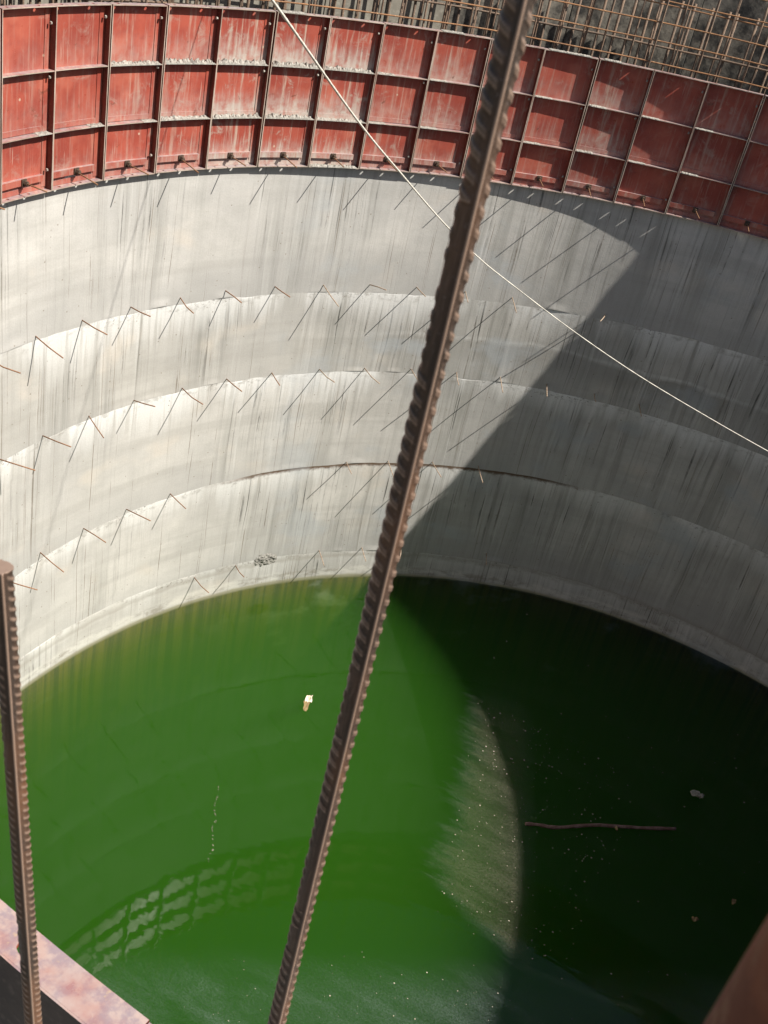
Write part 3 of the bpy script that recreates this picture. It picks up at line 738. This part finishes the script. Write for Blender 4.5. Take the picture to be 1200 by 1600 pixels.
# ------------------------------------------------------------------ rope, cord
def strand_rope(name, ctrl, r_, mat, sub=24):
    P = spline(ctrl, sub); V = []; F = []; n = 12; s = 0.0
    T = (P[1]-P[0]).normalized(); N = T.cross(Vector((0,0,1))).normalized()
    for i, p in enumerate(P):
        if i: s += (P[i]-P[i-1]).length
        T = (P[min(i+1,len(P)-1)]-P[max(i-1,0)]).normalized(); N = (N-T*N.dot(T)).normalized(); B = T.cross(N)
        for k in range(n):
            q = 2*math.pi*k/n; rk = r_*(1+.13*math.cos(3*(q - s*60)))
            V.append(p+N*math.cos(q)*rk+B*math.sin(q)*rk)
    for i in range(len(P)-1):
        for k in range(n): F.append((i*n+k, i*n+(k+1)%n, (i+1)*n+(k+1)%n, (i+1)*n+k))
    F.append(tuple(range(n-1,-1,-1))); F.append(tuple((len(P)-1)*n+k for k in range(n)))
    return link(name, me_from(name, V, F, True), mat)
rp = strand_rope('white_rope', [(-1.03,-6.42,1.90),(-1.07,-5.90,1.69),(-1.12,-5.487,1.53),(-1.173,-5.123,1.359),(-1.29,-4.397,1.008),(-1.361,-3.843,.749),(-1.434,-3.194,.446),(-1.501,-2.442,.105),(-1.529,-1.772,-.191),(-1.344,-.495,-.818),(-.994,.527,-1.353),(-.519,1.488,-1.857),(.067,2.282,-2.296),(1.474,3.729,-3.135),(3.073,4.84,-3.829),(3.80,5.08,-4.05)], .0029, M['rope'], 40)
tag(rp, 'slack white rope slanting across the well behind the thick rebar', 'rope')
hb = ribbed_bar('steel_rebar', (-1.03, -6.44, -1.5), 2.0, .0098, 1.2, 'ribbed rebar just left of the frame that holds the end of the white rope', 0.0)
W1 = Vector((-6.02,1.91,-.09)); W2 = Vector((-6.29,.55,-4.72))
A = W1 + SV*1.3; B = W2 + SV*8.0; dd = (B-A)
tA = -.17; tB = 1.75
cd = link('thin_cord', tube_mesh('thin_cord', [A+dd*(tA+(tB-tA)*i/20)-Vector((0,0,0)) for i in range(21)], .0042, 6), M['wire'])
tag(cd, 'thin taut cord stretched above the frame that throws the slanting line on the left wall', 'cord')

# ------------------------------------------------------------------ things afloat
ZW = ZWATER
def stick():
    pts = [(-.70,1.722,ZW+.012),(-.56,1.80,ZW+.014),(-.40,1.880,ZW+.006),(-.20,2.03,ZW+.022),(.0,2.19,ZW+.026),(.20,2.322,ZW+.020),(.50,2.52,ZW+.008),(.816,2.732,ZW+.012)]
    o = Vector((-.70,1.722,ZW)); P = [Vector(p)-o for p in spline(pts, 6)]
    rr = [.020+.006*noise.noise(Vector((i*.3,0,0))) for i in range(len(P))]
    root = tag(empty('floating_stick', o), 'long brown stick floating in the dark shaded water', 'stick')
    link('stem', tube_mesh('stem', P, rr, 10, wob=.07), M['wood'], root)
    kn = tube_mesh('knot', [P[30]+Vector((0,0,-.005)), P[30]+Vector((.015,-.035,.006)), P[30]+Vector((.03,-.055,.004))], [.02,.017,.010], 8); link('knot', kn, M['leaf'], root)
stick()
def flake(name, loc, sx, sy, hz, mat, seed, label, cat, rz=0.0, nn=14):
    V = []; F = []
    for j in range(nn+1):
        for i in range(nn+1):
            a, b = i/nn*2-1, j/nn*2-1
            q = math.atan2(b, a); lim = .8+.35*noise.noise(Vector((math.cos(q)*1.6+seed, math.sin(q)*1.6, seed)))
            mx = max(abs(a), abs(b)); hyp = math.hypot(a, b)
            s_ = mx/hyp*lim if hyp > 1e-6 else 1
            h = hz*(.5+noise.fractal(Vector((a*1.7+seed, b*1.7, 2)), 1.0, 2.0, 3))
            V.append((a*s_*sx, b*s_*sy, .004+max(0, h)))
    n1 = nn+1
    for j in range(nn):
        for i in range(nn): F.append((j*n1+i, j*n1+i+1, (j+1)*n1+i+1, (j+1)*n1+i))
    b0 = len(V)
    V += [(x, y, z-.004) for x, y, z in V]
    F += [tuple(b0+i for i in reversed(f)) for f in F[:nn*nn]]
    rim = [i for i in range(n1)] + [j*n1+nn for j in range(1,n1)] + [nn*n1+i for i in range(nn-1,-1,-1)] + [j*n1 for j in range(nn-1,0,-1)]
    for i in range(len(rim)):
        a, b = rim[i], rim[(i+1)%len(rim)]; F.append((b, a, a+b0, b+b0))
    o = link(name, me_from(name, V, F), mat, None, loc); o.rotation_euler[2] = rz
    return tag(o, label, cat)
flake('plastic_bag', (.917,3.433,ZW), .105, .07, .055, M['plastic'], 2.2, 'small crumpled pale plastic scrap floating in dark water near the right', 'plastic bag', rad(10))
def paper():
    root = tag(empty('paper_scrap', (-3.62,1.90,ZW)), 'small cream paper scrap floating on the bright green water', 'paper')
    for nm, mt, (x0, x1, y0, y1), hz, seed in (('raised_flap', M['paper'], (-.035,.045,-.01,.09), .045, 1.3), ('wet_tail', M['leaf'], (-.05,.035,-.17,.0), .010, 4.7)):
        V = []; F = []; n = 9
        for j in range(n+1):
            for i in range(n+1):
                a, b = i/n, j/n
                wob = .014*noise.noise(Vector((a*4, b*4, seed)))
                nar = 1 - (.55*(1-b) if nm == 'wet_tail' else .2*b)
                V.append((x0+(x1-x0)*(.5+(a-.5)*nar)+wob, y0+(y1-y0)*b+wob*.8, .003+hz*max(0, .25+.6*b*(1 if nm == 'raised_flap' else .3)+.7*noise.noise(Vector((a*2.5+seed, b*2.5, 1))))))
        for j in range(n):
            for i in range(n): F.append((j*(n+1)+i, j*(n+1)+i+1, (j+1)*(n+1)+i+1, (j+1)*(n+1)+i))
        me = me_from(nm, V, F)
        o = link(nm, me, mt, root); md = o.modifiers.new('thickness', 'SOLIDIFY'); md.thickness = .002
    root.rotation_euler[2] = rad(20)
paper()
flake('dead_leaf', (1.289,1.606,ZW), .05, .035, .02, M['leaf'], 5.1, 'small ragged brown leaf on dark water at lower right', 'leaf', .4)
flake('dead_leaf', (1.62,2.10,ZW), .045, .03, .02, M['leaf'], 8.4, 'tiny brown leaf on dark water beside the blurred pipe', 'leaf', 1.4)
# specks of drifting dirt
mb = MB()
def speck(x, y, s):
    n = 5; a0 = random.random()*6; st = random.uniform(.5,1)
    V = [(x+math.cos(a0+2*math.pi*i/n)*s*random.uniform(.6,1), y+math.sin(a0+2*math.pi*i/n)*s*st*random.uniform(.6,1), ZW+.003) for i in range(n)]
    V += [(v[0], v[1], ZW-.002) for v in V]
    mb.add(V, [tuple(range(n)), tuple(range(2*n-1,n-1,-1))]+[(i,n+i,n+(i+1)%n,(i+1)%n) for i in range(n)])
for _ in range(650):
    a = random.random()*2*math.pi; r_ = 6.1*math.sqrt(random.random()); x, y = r_*math.cos(a), r_*math.sin(a)
    if x + .22*y < -1.2 and (random.random() < .985 or y > -2.0): continue
    speck(x, y, random.choice([.003,.004,.004,.005,.006,.008,.011]))
for _ in range(330):
    y = random.uniform(.1, 3.3); x = random.uniform(-1.9, .3)
    if x + .22*y < -1.1: continue
    speck(x, y, random.choice([.003,.004,.005,.006,.007,.010]))
for _ in range(220):
    x = random.uniform(-2.6,.4); y = random.uniform(-3.2,-.3)
    if y - .62*x > .2: continue
    speck(x, y, random.choice([.003,.004,.006,.009]))
tag(link('floating_specks', mb.mesh('floating_specks'), M['speck']), 'scatter of pale specks of dirt on the water', 'debris', kind='stuff')
# thread of foam drifting in the green water
pts = [(-3.737+.02*math.sin(i*1.3)+.5*i/14*.98, .143-.86*i/14+.02*math.cos(i*2.1), ZW+.0005) for i in range(15)]
mb = MB()
for i in range(14):
    for q in range(2):
        f = random.random(); a = Vector(pts[i]).lerp(Vector(pts[i+1]), f); s = random.uniform(.0014,.003)
        n = 5; V = [(a.x+random.uniform(-.012,.012)+math.cos(6.283*k/n)*s, a.y+math.sin(6.283*k/n)*s*1.6, ZW+.003) for k in range(n)]
        V += [(v[0], v[1], ZW-.002) for v in V]
        mb.add(V, [tuple(range(n)), tuple(range(2*n-1,n-1,-1))]+[(k,n+k,n+(k+1)%n,(k+1)%n) for k in range(n)])
tag(link('foam_thread', mb.mesh('foam_thread'), M['speck']), 'thin broken thread of foam on the green water left of the rebar', 'foam', kind='stuff')
